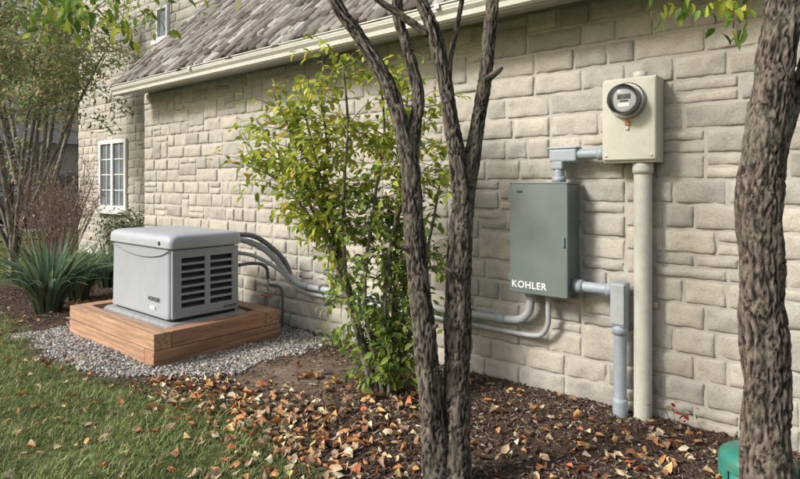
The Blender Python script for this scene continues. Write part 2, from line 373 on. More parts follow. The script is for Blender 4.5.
k&=~((x>-5.6)&(x<-3.9)&(y>-1.45)&(y<-.25))
k&=~((gravel_mask(x,y)>.5)&(rng.random(len(x))<.8))
x,y=x[k],y[k]
fallen('fallen_leaves',x,y,.026,.068)

# ------------------------------------------------------------------ stone walls
def stones(name,x0,x1,z0,z1,yplane,parent,holes=(),cw=.052,ch=.0668,fine=True,seed=1,depth=.014):
    rd=random.Random(seed); W=int(round((x1-x0)/cw)); H=int(round((z1-z0)/ch)); occ=np.zeros((H,W),bool)
    cw=(x1-x0)/W; ch=(z1-z0)/H
    for hx0,hx1,hz0,hz1 in holes:
        occ[max(0,int(round((hz0-z0)/ch))):int(round((hz1-z0)/ch)),max(0,int(round((hx0-x0)/cw))):int(round((hx1-x0)/cw))]=True
    V=[];F=[];Cc=[]
    for j in range(H):
        i=0
        while i<W:
            if occ[j,i]: i+=1; continue
            run=(j%2==0)
            h=(2 if rd.random()<.84 else (1 if rd.random()<.75 else 3)) if run else rd.choices([1,2],[.8,.2])[0]
            w=rd.choices([3,4,5,6,7,8],[.20,.26,.24,.17,.09,.04])[0]
            if h==1: w=max(w,4)
            w0=0
            while w0<w and i+w0<W and not occ[j,i+w0]: w0+=1
            rem=0
            while i+w0+rem<W and not occ[j,i+w0+rem]: rem+=1
            if 0<rem<3: w0+=rem
            w=w0; h=min(h,H-j)
            while h>1 and occ[j:j+h,i:i+w].any(): h-=1
            occ[j:j+h,i:i+w]=True
            g=.0062 if fine else .0075
            hw=w*cw/2-g*rd.uniform(.6,1.25); hh=h*ch/2-g*rd.uniform(.6,1.25); cx=x0+(i+w/2)*cw; cz=z0+(j+h/2)*ch
            dep=depth*rd.uniform(.6,1.25); tx=rd.uniform(-.02,.02); tz=rd.uniform(-.04,.04)
            st=.022 if fine else .05
            def ax(half):
                k=max(2,int(2*(half-.014)/st)); inner=list(np.linspace(-half+.014,half-.014,k+1))
                return [-half,-half+.005]+inner+[half-.005,half] if fine else [-half,-half+.008]+inner+[half-.008,half]
            A=ax(hw);B=ax(hh); b0=len(V); rr=rd.uniform(.007,.02)
            t=rd.random(); base=np.array([.425,.402,.358]) if t<.5 else (np.array([.39,.373,.342]) if t<.75 else (np.array([.475,.447,.39]) if t<.93 else np.array([.345,.328,.30])))
            base=base*rd.uniform(.94,1.06)
            so=rd.uniform(0,50)
            for bz in B:
                for axx in A:
                    qx=max(-hw+rr,min(hw-rr,axx)); qz=max(-hh+rr,min(hh-rr,bz)); dx=axx-qx;dz=bz-qz; dl=math.hypot(dx,dz)
                    X=axx;Z=bz
                    if dl>rr: X=qx+dx*rr/dl; Z=qz+dz*rr/dl
                    e=min(hw-abs(axx),hh-abs(bz))
                    pr=dep*(1-math.exp(-e/.0070))
                    n1=mn.noise(Vector((axx*14+so,bz*14,so))); n2=mn.noise(Vector((axx*40,bz*40+so,3)))
                    pr+=(n1*.010+n2*.0045)*(1 if e>.001 else 0)+tx*axx+tz*bz*.5
                    wv=mn.noise(Vector(((cx+X)*17,(cz+Z)*17,1)))*.005
                    wz=mn.noise(Vector(((cx+X)*15,(cz+Z)*15,7)))*.005
                    V.append((cx+X+wv, yplane-(pr if e>.001 else -.006), cz+Z+wz)); Cc.append(tuple(base))
            na=len(A)
            for jj in range(len(B)-1):
                for ii in range(na-1):
                    a=b0+jj*na+ii; F.append((a,a+1,a+1+na,a+na))
            i+=w
    me=fast_mesh(name,V,F,np.array(Cc)); return link(name,me,M['stone'],parent,True)

house=empty('stone_house')
box('wing_core',-7.0,3.0,-0.001,6.4,-.1,2.45,M['mortar'],house,0)
stones('wing_stone_facing',-7.0,3.0,-.02,2.40,0.0,house,seed=5)
TWIN=[(-10.70,-9.65,.86,2.06),(-8.62,-8.28,3.50,4.0)]
box('tall_core',-11.7,-5.0,.999,9.0,-.1,6.0,M['mortar'],house,0)
stones('tall_stone_facing',-11.7,-6.4,-.02,6.0,1.0,house,holes=TWIN,fine=False,seed=9,cw=.06,ch=.072)
for i,(a,b,c,d) in enumerate(TWIN):
    w=empty('window_%d'%i); w.parent=house
    f=.07 if i==0 else .04
    box('sill',a-.05,b+.05,.90,.998,c-.07,c-.005,M['whitetrim'],w)
    box('frame_l',a,a+f,.95,.998,c,d,M['whitetrim'],w); box('frame_r',b-f,b,.95,.998,c,d,M['whitetrim'],w)
    box('frame_t',a+f,b-f,.95,.998,d-f,d,M['whitetrim'],w); box('frame_b',a+f,b-f,.95,.998,c,c+f,M['whitetrim'],w)
    box('pane',a+f,b-f,.985,.996,c+f,d-f,M['pane'],w,0)
    if i==0:
        m_=(a+b)/2; box('mullion',m_-.04,m_+.04,.95,.984,c+f,d-f,M['whitetrim'],w)
        for q in ((a+f+m_-.04)/2,(b-f+m_+.04)/2): box('muntin_v',q-.008,q+.008,.972,.984,c+f,d-f,M['whitetrim'],w,0)
        for s_ in range(1,4):
            zz=c+f+(d-c-2*f)*s_/4
            box('muntin_h',a+f,m_-.04,.974,.984,zz-.008,zz+.008,M['whitetrim'],w,0)
            box('muntin_g',m_+.04,b-f,.974,.984,zz-.008,zz+.008,M['whitetrim'],w,0)
# eave: soffit, fascia, gutter
box('soffit',-6.95,3.0,-.30,-.035,2.40,2.415,M['fascia'],house,0)
box('fascia',-6.96,3.0,-.325,-.301,2.34,2.46,M['fascia'],house,.003)
prof=[(-.327,2.345),(-.375,2.335),(-.392,2.345),(-.397,2.375),(-.415,2.395),(-.425,2.42),(-.425,2.436),(-.436,2.436),(-.436,2.443),(-.420,2.443),(-.419,2.40),(-.39,2.37),(-.385,2.35),(-.335,2.355),(-.335,2.44),(-.327,2.44)]
V=[];F=[]
for xx in (-6.98,3.0):
    for p in prof: V.append((xx,p[0],p[1]))
k=len(prof)
for i in range(k): F.append((i,(i+1)%k,k+(i+1)%k,k+i))
V+= [(-6.981,-.327,2.44),(-6.981,-.327,2.345),(-6.981,-.39,2.345),(-6.981,-.40,2.38),(-6.981,-.43,2.42),(-6.981,-.43,2.44)]
F.append((2*k,2*k+1,2*k+2,2*k+3,2*k+4,2*k+5))
me=bpy.data.meshes.new('gutter'); me.from_pydata(V,[],F); g=link('gutter',me,M['gutter'],house)
for xx in (-5.2,-2.2,.8): box('gutter_joint',xx-.02,xx+.02,-.44,-.43,2.41,2.446,M['gutter'],house,.002)
# roof
pitch=math.radians(46); ry0=-.37; rz0=2.45
cs,sn=math.cos(pitch),math.sin(pitch)
Lr=(3.2-ry0)/cs
V=[(-6.95,ry0,rz0),(3.3,ry0,rz0),(3.3,ry0+Lr*cs,rz0+Lr*sn),(-6.95,ry0+Lr*cs,rz0+Lr*sn),(-6.95,2*3.2-ry0,rz0),(3.3,2*3.2-ry0,rz0)]
me=bpy.data.meshes.new('roof_deck'); me.from_pydata(V,[],[(0,1,2,3),(3,2,5,4),(0,3,4),(1,5,2)]); link('roof_deck',me,M['nbroof'],house)
P=[];Ms=[];Cs=[]
s=-.03
while s<Lr:
    xx=-7.0+random.uniform(0,.05)
    while xx<3.3:
        w=random.uniform(.06,.17); ln=.34; th=random.uniform(.012,.036); so=s+random.uniform(-.03,.03)
        tilt=math.radians(2.8)+random.uniform(-.015,.035)
        ux=np.array([1,0,0]); us=np.array([0,cs,sn]); un=np.array([0,-sn,cs])
        us2=us*math.cos(tilt)-un*math.sin(tilt); un2=un*math.cos(tilt)+us*math.sin(tilt)
        tw=random.uniform(-.04,.04)
        Mx=np.stack([(ux+tw*us)*(w-random.uniform(.005,.018)),us2*ln,un2*th],1)
        c=np.array([xx+w/2,ry0,rz0])+us*(so+ln/2)+un*.028
        P.append(c);Ms.append(Mx);xx+=w
        t=random.random()
        base=(.185,.168,.153) if t<.42 else ((.255,.238,.22) if t<.68 else ((.105,.09,.08) if t<.91 else (.33,.315,.295)))
        Cs.append(np.array(base)*random.uniform(.8,1.15))
    s+=.125
scatter('roof_shakes',cb,cf,np.array(P),np.array(Ms),np.array(Cs),M['shake'],house)
V=[(-12.1,.6,6),(-4.6,.6,6),(-4.6,9.4,6),(-12.1,9.4,6),(-9,5,8.6),(-7.5,5,8.6)]
me=bpy.data.meshes.new('tall_roof'); me.from_pydata(V,[],[(0,1,5,4),(1,2,5),(2,3,4,5),(3,0,4),(3,2,1,0)]); link('tall_roof',me,M['nbroof'],house)

# ------------------------------------------------------------------ timber frame + generator
tf=empty('timber_frame')
fx0,fx1,fy0,fy1=-5.47,-3.95,-1.41,-.31; t=.135; h=.118
def timber(nm,a,b,c,d,z0,z1,ax):
    return box(nm,a,b,c,d,z0,z1,M['timber'+ax],tf,.006,2)
timber('beam_front_low',fx0,fx1-t-.002,fy0,fy0+t,-.01,h,'x'); timber('beam_back_low',fx0,fx1-t-.002,fy1-t,fy1,-.01,h,'x')
timber('beam_end_low',fx1-t,fx1,fy0,fy1,-.01,h,'y'); timber('beam_far_low',fx0,fx0+t,fy0+t+.002,fy1-t-.002,-.01,h,'y')
z0=h+.003;z1=2*h+.003
timber('beam_front_top',fx0,fx1-.003,fy0+.004,fy0+t,z0,z1,'x'); timber('beam_back_top',fx0,fx1-.003,fy1-t,fy1-.004,z0,z1,'x')
timber('beam_end_top',fx1-t,fx1-.004,fy0+t+.003,fy1-t-.003,z0,z1,'y'); timber('beam_far_top',fx0,fx0+t,fy0+t+.003,fy1-t-.003,z0,z1,'y')
box('infill',fx0+t+.001,fx1-t-.001,fy0+t+.001,fy1-t-.001,.0,.199,M['pad'],tf,0)
gen=empty('standby_generator')
X0,X1,Y0,Y1=-5.14,-4.12,-1.19,-.59
cx,cy=(X0+X1)/2,(Y0+Y1)/2; hx,hy=(X1-X0)/2,(Y1-Y0)/2
loft('pad',[(hx+.06,hy+.05,.04,.20),(hx+.06,hy+.05,.04,.235),(hx+.045,hy+.035,.04,.25)],cx,cy,M['pad'],gen)
loft('base_rail',[(hx-.02,hy-.02,.03,.25),(hx-.02,hy-.02,.03,.275)],cx,cy,M['dark'],gen)
bz0,bz1=.272,.80
loft('body',[(hx-.018,hy+.004,.035,bz0),(hx-.016,hy+.004,.035,bz0+.03),(hx-.018,hy,.035,bz0+.04),(hx-.022,hy-.006,.035,bz1)],cx-.018,cy,M['gen'],gen)
def louvre(nm,yb,zb,holes,xo,th,mat):
    V=[];F=[];ix={}
    def vid(a,b):
        if (a,b) not in ix: ix[(a,b)]=len(V); V.append((xo,yb[a],zb[b]))
        return ix[(a,b)]
    for a in range(len(yb)-1):
        for b in range(len(zb)-1):
            if (a,b) in holes: continue
            F.append((vid(a,b),vid(a+1,b),vid(a+1,b+1),vid(a,b+1)))
    me=bpy.data.meshes.new(nm); me.from_pydata(V,[],F); o=link(nm,me,mat,gen)
    md=o.modifiers.new('s','SOLIDIFY'); md.thickness=th; md.offset=-1
    md=o.modifiers.new('b','BEVEL'); md.width=.004; md.segments=2; md.limit_method='ANGLE'
    return o
yb=[Y0+.012,Y0+.085,Y0+.285,Y0+.33,Y0+.53,Y1-.012]; zb=[bz0+.005]; zz=bz0+.080; holes=set(); sl=[]
for r_ in range(7):
    zb+= [zz,zz+.038]; sl.append(zz); zz+=.057
zb.append(bz1-.004)
for r_ in range(7):
    holes.add((1,1+2*r_)); holes.add((3,1+2*r_))
box('louvre_back',X1-.040,X1-.0335,Y0+.03,Y1-.03,bz0+.03,bz1-.02,M['dark'],gen,0)  # near-black sheet standing in for the shade behind the slots
louvre('louvre_panel',yb,zb,holes,X1-.002,.024,M['gen'])
for r_,s_ in enumerate(sl):
    for (ya,yc) in ((yb[1],yb[2]),(yb[3],yb[4])):
        me=bpy.data.meshes.new('slat'); me.from_pydata([(X1-.012,ya,s_+.002),(X1-.012,yc,s_+.002),(X1-.032,yc,s_+.010),(X1-.032,ya,s_+.010)],[],[(0,1,2,3)]); link('slat_%d'%r_,me,M['slat'],gen)
loft('lid',[(hx+.004,hy+.006,.04,bz1+.004),(hx+.016,hy+.018,.045,bz1+.014),(hx+.018,hy+.020,.05,bz1+.055),(hx+.014,hy+.016,.055,bz1+.085),(hx-.002,hy,.06,bz1+.104),(hx-.03,hy-.03,.07,bz1+.113),(hx-.12,hy-.10,.08,bz1+.121),(hx-.25,hy-.2,.06,bz1+.125)],cx,cy,M['genlid'],gen,n=8)
pipe('style_line',[(X0+.02,Y0-.002,bz1-.01),(X0+.3,Y0-.004,bz1-.06),(X0+.6,Y0-.004,bz1-.075),(X0+.85,Y0-.004,bz1-.05),(X1-.04,Y0-.001,bz1-.008)],.004,M['pad'],gen,8)
box('side_lock',X1-.16,X1-.13,Y0-.024,Y0-.015,bz1+.03,bz1+.06,M['black'],gen,.003)
def text(s,size,loc,rot,mat,parent,nm,ext=.0008,bold=0):
    c=bpy.data.curves.new(nm,'FONT'); c.body=s; c.size=size; c.extrude=ext; c.align_x='CENTER'; c.align_y='CENTER'; c.offset=bold; c.space_character=1.08
    o=bpy.data.objects.new(nm,c); COL.objects.link(o); o.location=loc; o.rotation_euler=rot; c.materials.append(mat); o.parent=parent; return o
text('KOHLER',.045,(X1-.26,Y0-.0055,bz0+.13),(math.radians(90),0,0),M['black'],gen,'nameplate_text',bold=.0006)
box('warning_label',X1-.32,X1-.24,Y0-.0065,Y0-.004,bz0+.05,bz0+.075,M['white'],gen,0)
text('KOHLER',.03,(X1-.0008,Y1-.09,bz0+.035),(math.radians(90),0,math.radians(90)),M['black'],gen,'end_text',bold=.0004)

# ------------------------------------------------------------------ conduits between generator and switch
cr=empty('electrical_conduit_run')
pipe('upper_conduit',[(-1.72,-.10,.64),(-1.72,-.10,.56),(-1.735,-.09,.50),(-1.79,-.08,.445),(-1.87,-.07,.425),(-2.1,-.065,.415),(-2.8,-.065,.41),(-3.5,-.065,.405),(-3.85,-.065,.405),(-3.98,-.075,.42),(-4.08,-.12,.50),(-4.13,-.2,.62),(-4.18,-.32,.74),(-4.26,-.46,.815),(-4.34,-.585,.83)],.026,M['conduit2'],cr,16,.015)
pipe('lower_conduit',[(-1.60,-.10,.64),(-1.60,-.10,.52),(-1.607,-.09,.44),(-1.65,-.075,.37),(-1.74,-.065,.345),(-2.0,-.055,.34),(-2.6,-.055,.345),(-3.2,-.055,.35),(-3.8,-.055,.345),(-3.95,-.06,.36),(-4.05,-.1,.42),(-4.12,-.2,.55),(-4.2,-.4,.68),(-4.3,-.585,.72)],.016,M['conduit2'],cr,12,.015)
pipe('flexible_hose',[(-4.05,-.10,.44),(-4.10,-.13,.60),(-4.14,-.25,.74),(-4.2,-.40,.85),(-4.26,-.59,.87)],.022,M['hose'],cr,12)
for (a,z_,r) in ((-1.95,.42,.031),(-2.75,.41,.031),(-3.55,.405,.031),(-3.9,.41,.031)):
    pipe('coupling',[(a-.035,-.066,z_),(a+.035,-.066,z_)],r,M['conduit'],cr)
for a in (-2.2,-3.1,-3.7):
    box('strap',a-.01,a+.01,-.095,-.016,.375,.445,M['steel'],cr,.003)
for (xx,r) in ((-1.72,.034),(-1.60,.022)):
    pipe('hub',[(xx,-.10,.60),(xx,-.10,.632)],r,M['conduit2'],cr)
gp=empty('gas_pipe')
pipe('riser',[(-4.26,-.20,0),(-4.26,-.20,.45)],.014,M['steel'],gp)
pipe('flex',[(-4.26,-.20,.45),(-4.27,-.22,.56),(-4.30,-.35,.60),(-4.35,-.59,.58)],.015,M['hose'],gp)
pipe('riser_b',[(-4.16,-.12,0),(-4.16,-.12,.30),(-4.18,-.14,.38),(-4.26,-.20,.40)],.011,M['hose'],gp)
box('valve',-4.29,-4.23,-.225,-.175,.28,.34,M['steel'],gp,.008)
box('valve_handle',-4.31,-4.21,-.245,-.23,.30,.315,M['orange'],gp,.003)

# ------------------------------------------------------------------ transfer switch
ts=empty('transfer_switch')
a,b,c,d=-1.81,-1.43,.632,1.305
box('back_box',a+.006,b-.006,-.185,-.018,c+.006,d-.006,M['switch'],ts,.006)
loft('door',[((b-a)/2,(d-c)/2,.012,.180),((b-a)/2,(d-c)/2,.012,.198),((b-a)/2-.004,(d-c)/2-.004,.010,.202)],(a+b)/2,(c+d)/2,M['switch'],ts,axis='y')
box('top_flange',a-.003,b+.003,-.205,-.03,d-.003,d+.006,M['switch'],ts,.002)
text('KOHLER',.058,(a+.132,-.2030,c+.052),(math.radians(90),0,0),M['white'],ts,'door_text',bold=.0011)
for zz in (c+.09,d-.1,(c+d)/2): box('hinge',a-.012,a+.004,-.2,-.17,zz-.02,zz+.02,M['switch'],ts,.003)
box('latch',b-.03,b-.016,-.212,-.201,.93,.99,M['switch'],ts,.003)
box('label_top',a+.05,a+.09,-.2032,-.2022,d-.06,d-.045,M['black'],ts,0)
for xx in (a+.04,b-.04): box('mount_tab',xx-.012,xx+.012,-.03,-.018,c-.024,c+.008,M['switch'],ts,.002)

# ------------------------------------------------------------------ meter box
mb=empty('electric_meter_box')
a,b,c,d=-1.24,-.955,1.418,1.884
box('enclosure',a,b,-.15,-.018,c,d,M['meterbox'],mb,.006)
loft('cover',[((b-a)/2+.002,(d-c)/2-.012,.012,.150),((b-a)/2+.002,(d-c)/2-.012,.012,.160),((b-a)/2-.004,(d-c)/2-.018,.01,.166)],(a+b)/2,(c+d)/2,M['meterbox'],mb,axis='y')
mx,mz=-1.10,1.755
def ring(nm,prof,mat,n=40,cx=mx,cz=mz):
    V=[];F=[]
    for r,dy in prof:
        for i in range(n): V.append((cx+r*math.cos(2*math.pi*i/n),dy,cz+r*math.sin(2*math.pi*i/n)))
    for j in range(len(prof)-1):
        for i in range(n): F.append((j*n+i,j*n+(i+1)%n,(j+1)*n+(i+1)%n,(j+1)*n+i))
    F.append(tuple(range((len(prof)-1)*n,len(prof)*n)))
    me=bpy.data.meshes.new(nm); me.from_pydata(V,[],F)
    bm=bmesh.new(); bm.from_mesh(me); bmesh.ops.recalc_face_normals(bm,faces=bm.faces); bm.to_mesh(me); bm.free()
    o=link(nm,me,mat,mb,True); md=o.modifiers.new('es','EDGE_SPLIT'); md.split_angle=math.radians(40); return o
ring('socket_ring',[(.098,-.160),(.098,-.185),(.092,-.192),(.080,-.192)],M['steel'])
ring('meter_body',[(.076,-.190),(.074,-.215)],M['conduit2'])
ring('meter_dial',[(.066,-.214),(.066,-.226)],M['dial'])
ring('glass_cover',[(.082,-.190),(.082,-.245),(.080,-.262),(.072,-.276),(.058,-.287),(.038,-.294),(.018,-.297)],M['glass'])
box('meter_display',mx-.035,mx+.035,-.2285,-.2265,mz+.004,mz+.030,M['black'],mb,0)
box('meter_label',mx-.03,mx+.03,-.2282,-.2265,mz-.038,mz-.018,M['white'],mb,0)
box('meter_code',mx-.022,mx+.022,-.2285,-.2265,mz-.010,mz-.003,M['black'],mb,0)
box('seal_tag',mx-.012,mx+.012,-.176,-.168,mz-.135,mz-.108,M['orange'],mb,.002)
box('seal_hasp',mx-.008,mx+.008,-.174,-.166,mz-.16,mz-.14,M['steel'],mb,.002)
for xx in (a+.02,b-.02): box('screw',xx-.006,xx+.006,-.171,-.165,c+.03,c+.042,M['steel'],mb,.002)
pipe('top_hub',[(-1.06,-.08,d-.002),(-1.06,-.08,d+.035)],.038,M['meterbox'],mb)
pipe('service_riser',[(-1.045,-.085,-.02),(-1.045,-.085,.5),(-1.045,-.085,1.0),(-1.045,-.085,c+.01)],.047,M['pole'],mb,24)
pipe('riser_hub',[(-1.045,-.085,c-.06),(-1.045,-.085,c+.004)],.054,M['pole'],mb,24)
box('riser_strap',-1.11,-.98,-.05,-.014,.62,.65,M['steel'],mb,.003)

# ------------------------------------------------------------------ feed conduits
fc=empty('pvc_conduit')
z_=1.475
pipe('stub',[(-1.525,-.11,1.30),(-1.525,-.11,1.40)],.032,M['conduit'],fc)
pipe('stub_hub',[(-1.525,-.11,1.311),(-1.525,-.11,1.345)],.041,M['conduit'],fc)
box('access_elbow',-1.575,-1.40,-.15,-.07,z_-.045,z_+.035,M['conduit'],fc,.014,4)
box('access_elbow_drop',-1.563,-1.487,-.148,-.072,1.385,z_-.035,M['conduit'],fc,.012,4)
box('access_cover',-1.585,-1.40,-.153,-.067,z_+.034,z_+.043,M['conduit'],fc,.003)
pipe('link',[(-1.41,-.11,z_),(-1.235,-.11,z_)],.031,M['conduit'],fc)
pipe('link_hub',[(-1.285,-.11,z_),(-1.243,-.11,z_)],.038,M['conduit'],fc)
z_=.70
pipe('side_hub',[(-1.433,-.11,z_),(-1.375,-.11,z_)],.040,M['conduit'],fc)
pipe('side_link',[(-1.44,-.11,z_),(-1.19,-.11,z_)],.031,M['conduit'],fc)
pipe('side_hub_b',[(-1.235,-.11,z_),(-1.195,-.11,z_)],.038,M['conduit'],fc)
box('access_body',-1.203,-1.117,-.155,-.065,.50,.75,M['conduit'],fc,.016,4)
box('access_body_cover',-1.198,-1.122,-.162,-.154,.52,.74,M['conduit2'],fc,.004)
pipe('drop_hub',[(-1.16,-.11,.46),(-1.16,-.11,.51)],.044,M['conduit'],fc)
pipe('drop',[(-1.16,-.11,-.03),(-1.16,-.11,.3),(-1.16,-.11,.5)],.035,M['conduit'],fc)
pipe('expansion_sleeve',[(-1.16,-.11,-.03),(-1.16,-.11,.10)],.041,M['conduit'],fc)

vc=empty('irrigation_valve_cover')
def rev(nm,prof,cx,cy,mat,parent,n=28):
    V=[]; F=[]
    for r,z in prof:
        for i in range(n): V.append((cx+r*math.cos(2*math.pi*i/n),cy+r*math.sin(2*math.pi*i/n),z))
    for j in range(len(prof)-1):
        for i in range(n): F.append((j*n+i,j*n+(i+1)%n,(j+1)*n+(i+1)%n,(j+1)*n+i))
    F.append(tuple(range((len(prof)-1)*n,len(prof)*n)))
    me=bpy.data.meshes.new(nm); me.from_pydata(V,[],F); return link(nm,me,mat,parent,True)
rev('riser',[(.135,-.02),(.13,.10)],-.44,-.50,M['green'],vc)
rev('lid',[(.148,.085),(.148,.115),(.14,.135),(.11,.155),(.07,.165),(.03,.168)],-.44,-.50,M['green'],vc)
for i in range(8):
    a=i*math.pi/4; box('rib_%d'%i,-.44+math.cos(a)*.14-.008,-.44+math.cos(a)*.14+.008,-.50+math.sin(a)*.14-.008,-.50+math.sin(a)*.14+.008,-.01,.09,M['green'],vc,.002)

# ------------------------------------------------------------------ trees
Rv=np.array([.762,.648,0]); Fv=np.array([-.648,.762,0])
def tp(base,l,d,z,r): 
    p=np.array([base[0],base[1],0])+Rv*l+Fv*d; return (p[0],p[1],z,r)
def leaves_obj(name,P,D,size,cols,mat,parent,p=None,droop=.3):
    n=len(P); P=np.array(P); D=np.array(D); D=D/np.linalg.norm(D,axis=1)[:,None]
    yaw=np.arctan2(D[:,1],D[:,0])+rng.normal(0,.7,n); pit=-np.arcsin(np.clip(D[:,2],-1,1))+rng.normal(droop,.45,n)
    R=rotm(rng.normal(0,.6,n),pit,yaw)*rng.uniform(size[0],size[1],n)[:,None,None]
    return scatter(name,LEAFV,LEAFF,P,R,pick(cols,n,p=p,jit=.18),mat,parent)
def canopy(tb,starts,n_twigs,rad,LP,LD,up=.3,tl=(.5,1.1),nl=14):
    for _ in range(n_twigs):
        s=random.choice(starts); d=Vector((random.gauss(0,1),random.gauss(0,1),random.gauss(up,.6))).normalized(); L=random.uniform(*tl)
        p0=Vector(s[:3]); p1=p0+d*L*.5+Vector((0,0,.05)); p2=p0+d*L+Vector((random.gauss(0,.08),random.gauss(0,.08),random.gauss(0,.08)))
        if p2.z<2.75: p2.z=2.75+random.random()*.3
        tb.tube([(*p0,rad),(*p1,rad*.7),(*p2,rad*.3)],step=.12,seg=5,cap=False)
        for i in range(nl):
            t=random.uniform(.2,1); q=p0.lerp(p2,t)+Vector((random.gauss(0,.07),random.gauss(0,.07),random.gauss(0,.07)))
            LP.append(tuple(q)); LD.append(tuple((d+Vector((random.gauss(0,.6),random.gauss(0,.6),random.gauss(-.3,.4)))).normalized()))
T1=empty('ornamental_tree'); B=(-1.466,-1.343); tb=TB()
rg=.0055; ST=.0085
tb.tube([tp(B,-.03,0,-.06,.085),tp(B,-.045,0,.05,.064),tp(B,-.068,-.01,.365,.053),tp(B,-.10,-.02,.667,.050),tp(B,-.140,-.02,1.06,.046),tp(B,-.165,0,1.40,.043),tp(B,-.25,.03,1.72,.034),tp(B,-.38,.05,1.945,.030),tp(B,-.50,.05,2.13,.027),tp(B,-.66,.05,2.6,.022),tp(B,-.8,.1,3.3,.012)],ST,48,rg,1)
tb.tube([tp(B,-.160,0,1.36,.032),tp(B,-.14,.03,1.55,.030),tp(B,-.125,.06,1.72,.027),tp(B,-.185,.08,1.95,.024),tp(B,-.215,.08,2.12,.024),tp(B,-.2,.1,2.8,.017),tp(B,-.3,.2,3.5,.01)],ST,34,rg*.7,2)
tb.tube([tp(B,.04,.0,-.06,.09),tp(B,.040,0,.05,.070),tp(B,.044,.02,.365,.060),tp(B,.048,.03,.667,.056),tp(B,.056,.03,1.0,.054),tp(B,.070,.03,1.24,.049),tp(B,.045,.01,1.42,.037),tp(B,-.010,0,1.73,.033),tp(B,-.055,0,1.95,.030),tp(B,-.13,0,2.14,.027),tp(B,-.3,-.1,2.6,.02),tp(B,-.45,-.2,3.3,.012)],ST,50,rg,3)
tb.tube([tp(B,.073,.03,1.17,.042),tp(B,.113,.04,1.42,.037),tp(B,.165,.05,1.73,.032),tp(B,.205,.06,2.1,.028),tp(B,.26,.1,2.8,.02),tp(B,.4,.1,3.5,.012)],ST,38,rg*.8,4)
tb.tube([tp(B,-.08,0,1.95,.018),tp(B,-.2,.0,2.03,.016),tp(B,-.33,-.02,2.12,.014),tp(B,-.5,-.1,2.3,.011)],.012,18,.003,6)
tb.tube([tp(B,.01,.04,1.63,.014),tp(B,.02,.08,1.85,.013),tp(B,.07,.1,2.1,.012),tp(B,.1,.1,2.4,.010)],.012,18,.003,6)
tb.tube([tp(B,-.66,.05,2.6,.018),(-2.0,-1.9,2.55,.013),(-2.25,-2.3,2.35,.009),(-2.35,-2.5,2.10,.004)],.05,8,0)
for (l,z,s_) in ((-.105,.66,1),(.05,.9,-1),(-.14,1.0,-1),(.17,1.75,1)):
    tb.tube([tp(B,l,-.03,z,.016),tp(B,l+s_*.045,-.05,z+.03,.012),tp(B,l+s_*.06,-.055,z+.045,.006)],.008,14,.002,8)
tb.obj('trunk_and_limbs',M['bark'],T1)
tw=TB(); LP=[];LD=[]
st=[tp(B,-.8,.1,3.3,0),tp(B,-.3,.2,3.4,0),tp(B,-.45,-.2,3.2,0),tp(B,.4,.1,3.4,0),tp(B,.25,.1,2.95,0),tp(B,-.68,.05,2.9,0)]
canopy(tw,st,46,.008,LP,LD,up=.6,nl=9)
GL=[(.20,.30,.045),(.28,.35,.05),(.14,.24,.045),(.40,.42,.06),(.11,.19,.04)]
for c0,nn,sp in (((-2.32,-2.45,1.96),90,.13),((-2.10,-2.30,2.05),55,.12),((-2.50,-2.42,2.00),70,.13),((-2.2,-2.62,1.88),30,.08)):
    for i in range(nn):
        LP.append(tuple(np.array(c0)+rng.normal(0,sp,3)*np.array([1,1,.36]))); LD.append((random.gauss(0,.6),random.gauss(0,.6),-.3))
tw.tube([(-2.35,-2.5,2.10,.004),(-2.45,-2.45,2.05,.002),(-2.6,-2.4,1.98,.001)],.05,5,0)
tw.tube([(-2.2,-2.2,2.40,.004),(-2.2,-2.3,2.2,.003),(-2.25,-2.5,1.92,.001)],.05,5,0)
tw.obj('twigs',M['twig'],T1)
leaves_obj('leaves',LP,LD,(.035,.06),GL,M['leaf'],T1)
# right tree
T2=empty('ornamental_tree.001'); B=(-.365,-.79); tb=TB()
tb.tube([tp(B,0,0,-.06,.115),tp(B,0,0,.06,.092),tp(B,-.002,0,.40,.082),tp(B,-.010,0,.745,.079),tp(B,-.022,0,1.01,.076),tp(B,-.030,0,1.24,.080),tp(B,.008,0,1.54,.070),tp(B,.05,0,1.85,.069),tp(B,.08,0,2.02,.066),tp(B,.13,0,2.4,.055),tp(B,.1,0,3.3,.03)],.0075,80,.0065,11)
tb.tube([tp(B,-.05,.0,1.17,.042),tp(B,-.078,-.01,1.235,.032),tp(B,-.088,-.01,1.27,.02),tp(B,-.09,-.01,1.285,.005)],.009,26,.004,12)
tb.tube([tp(B,.02,.02,1.35,.045),tp(B,.10,.03,1.55,.036),tp(B,.2,.05,1.8,.03),tp(B,.4,.1,2.5,.02),tp(B,.5,.1,3.2,.01)],.012,24,.004,13)
tb.tube([tp(B,.07,.0,2.1,.02),tp(B,-.05,.1,2.22,.014),tp(B,-.2,.2,2.2,.008),tp(B,-.28,.25,2.08,.004)],.03,8,0)
tb.tube([tp(B,-.05,.1,2.22,.008),tp(B,-.06,.12,2.1,.005),tp(B,-.05,.13,1.93,.002)],.03,6,0)
tb.obj('trunk_and_limbs',M['bark'],T2)
tw=TB(); LP=[];LD=[]
st=[tp(B,.1,0,3.2,0),tp(B,.5,.1,3.1,0),tp(B,.13,0,2.7,0)]
canopy(tw,st,32,.008,LP,LD,up=.7,nl=9)
for (l,d,z,nn) in ((-.05,.12,2.02,24),(-.24,.23,2.07,20),(-.05,.12,1.93,12),(-.14,.18,2.08,12)):
    for i in range(nn):
        q=tp(B,l+random.gauss(0,.045),d+random.gauss(0,.06),z+random.gauss(0,.035),0); LP.append(q[:3]); LD.append((random.gauss(0,.6),random.gauss(0,.6),-.5))
tw.obj('twigs',M['twig'],T2)
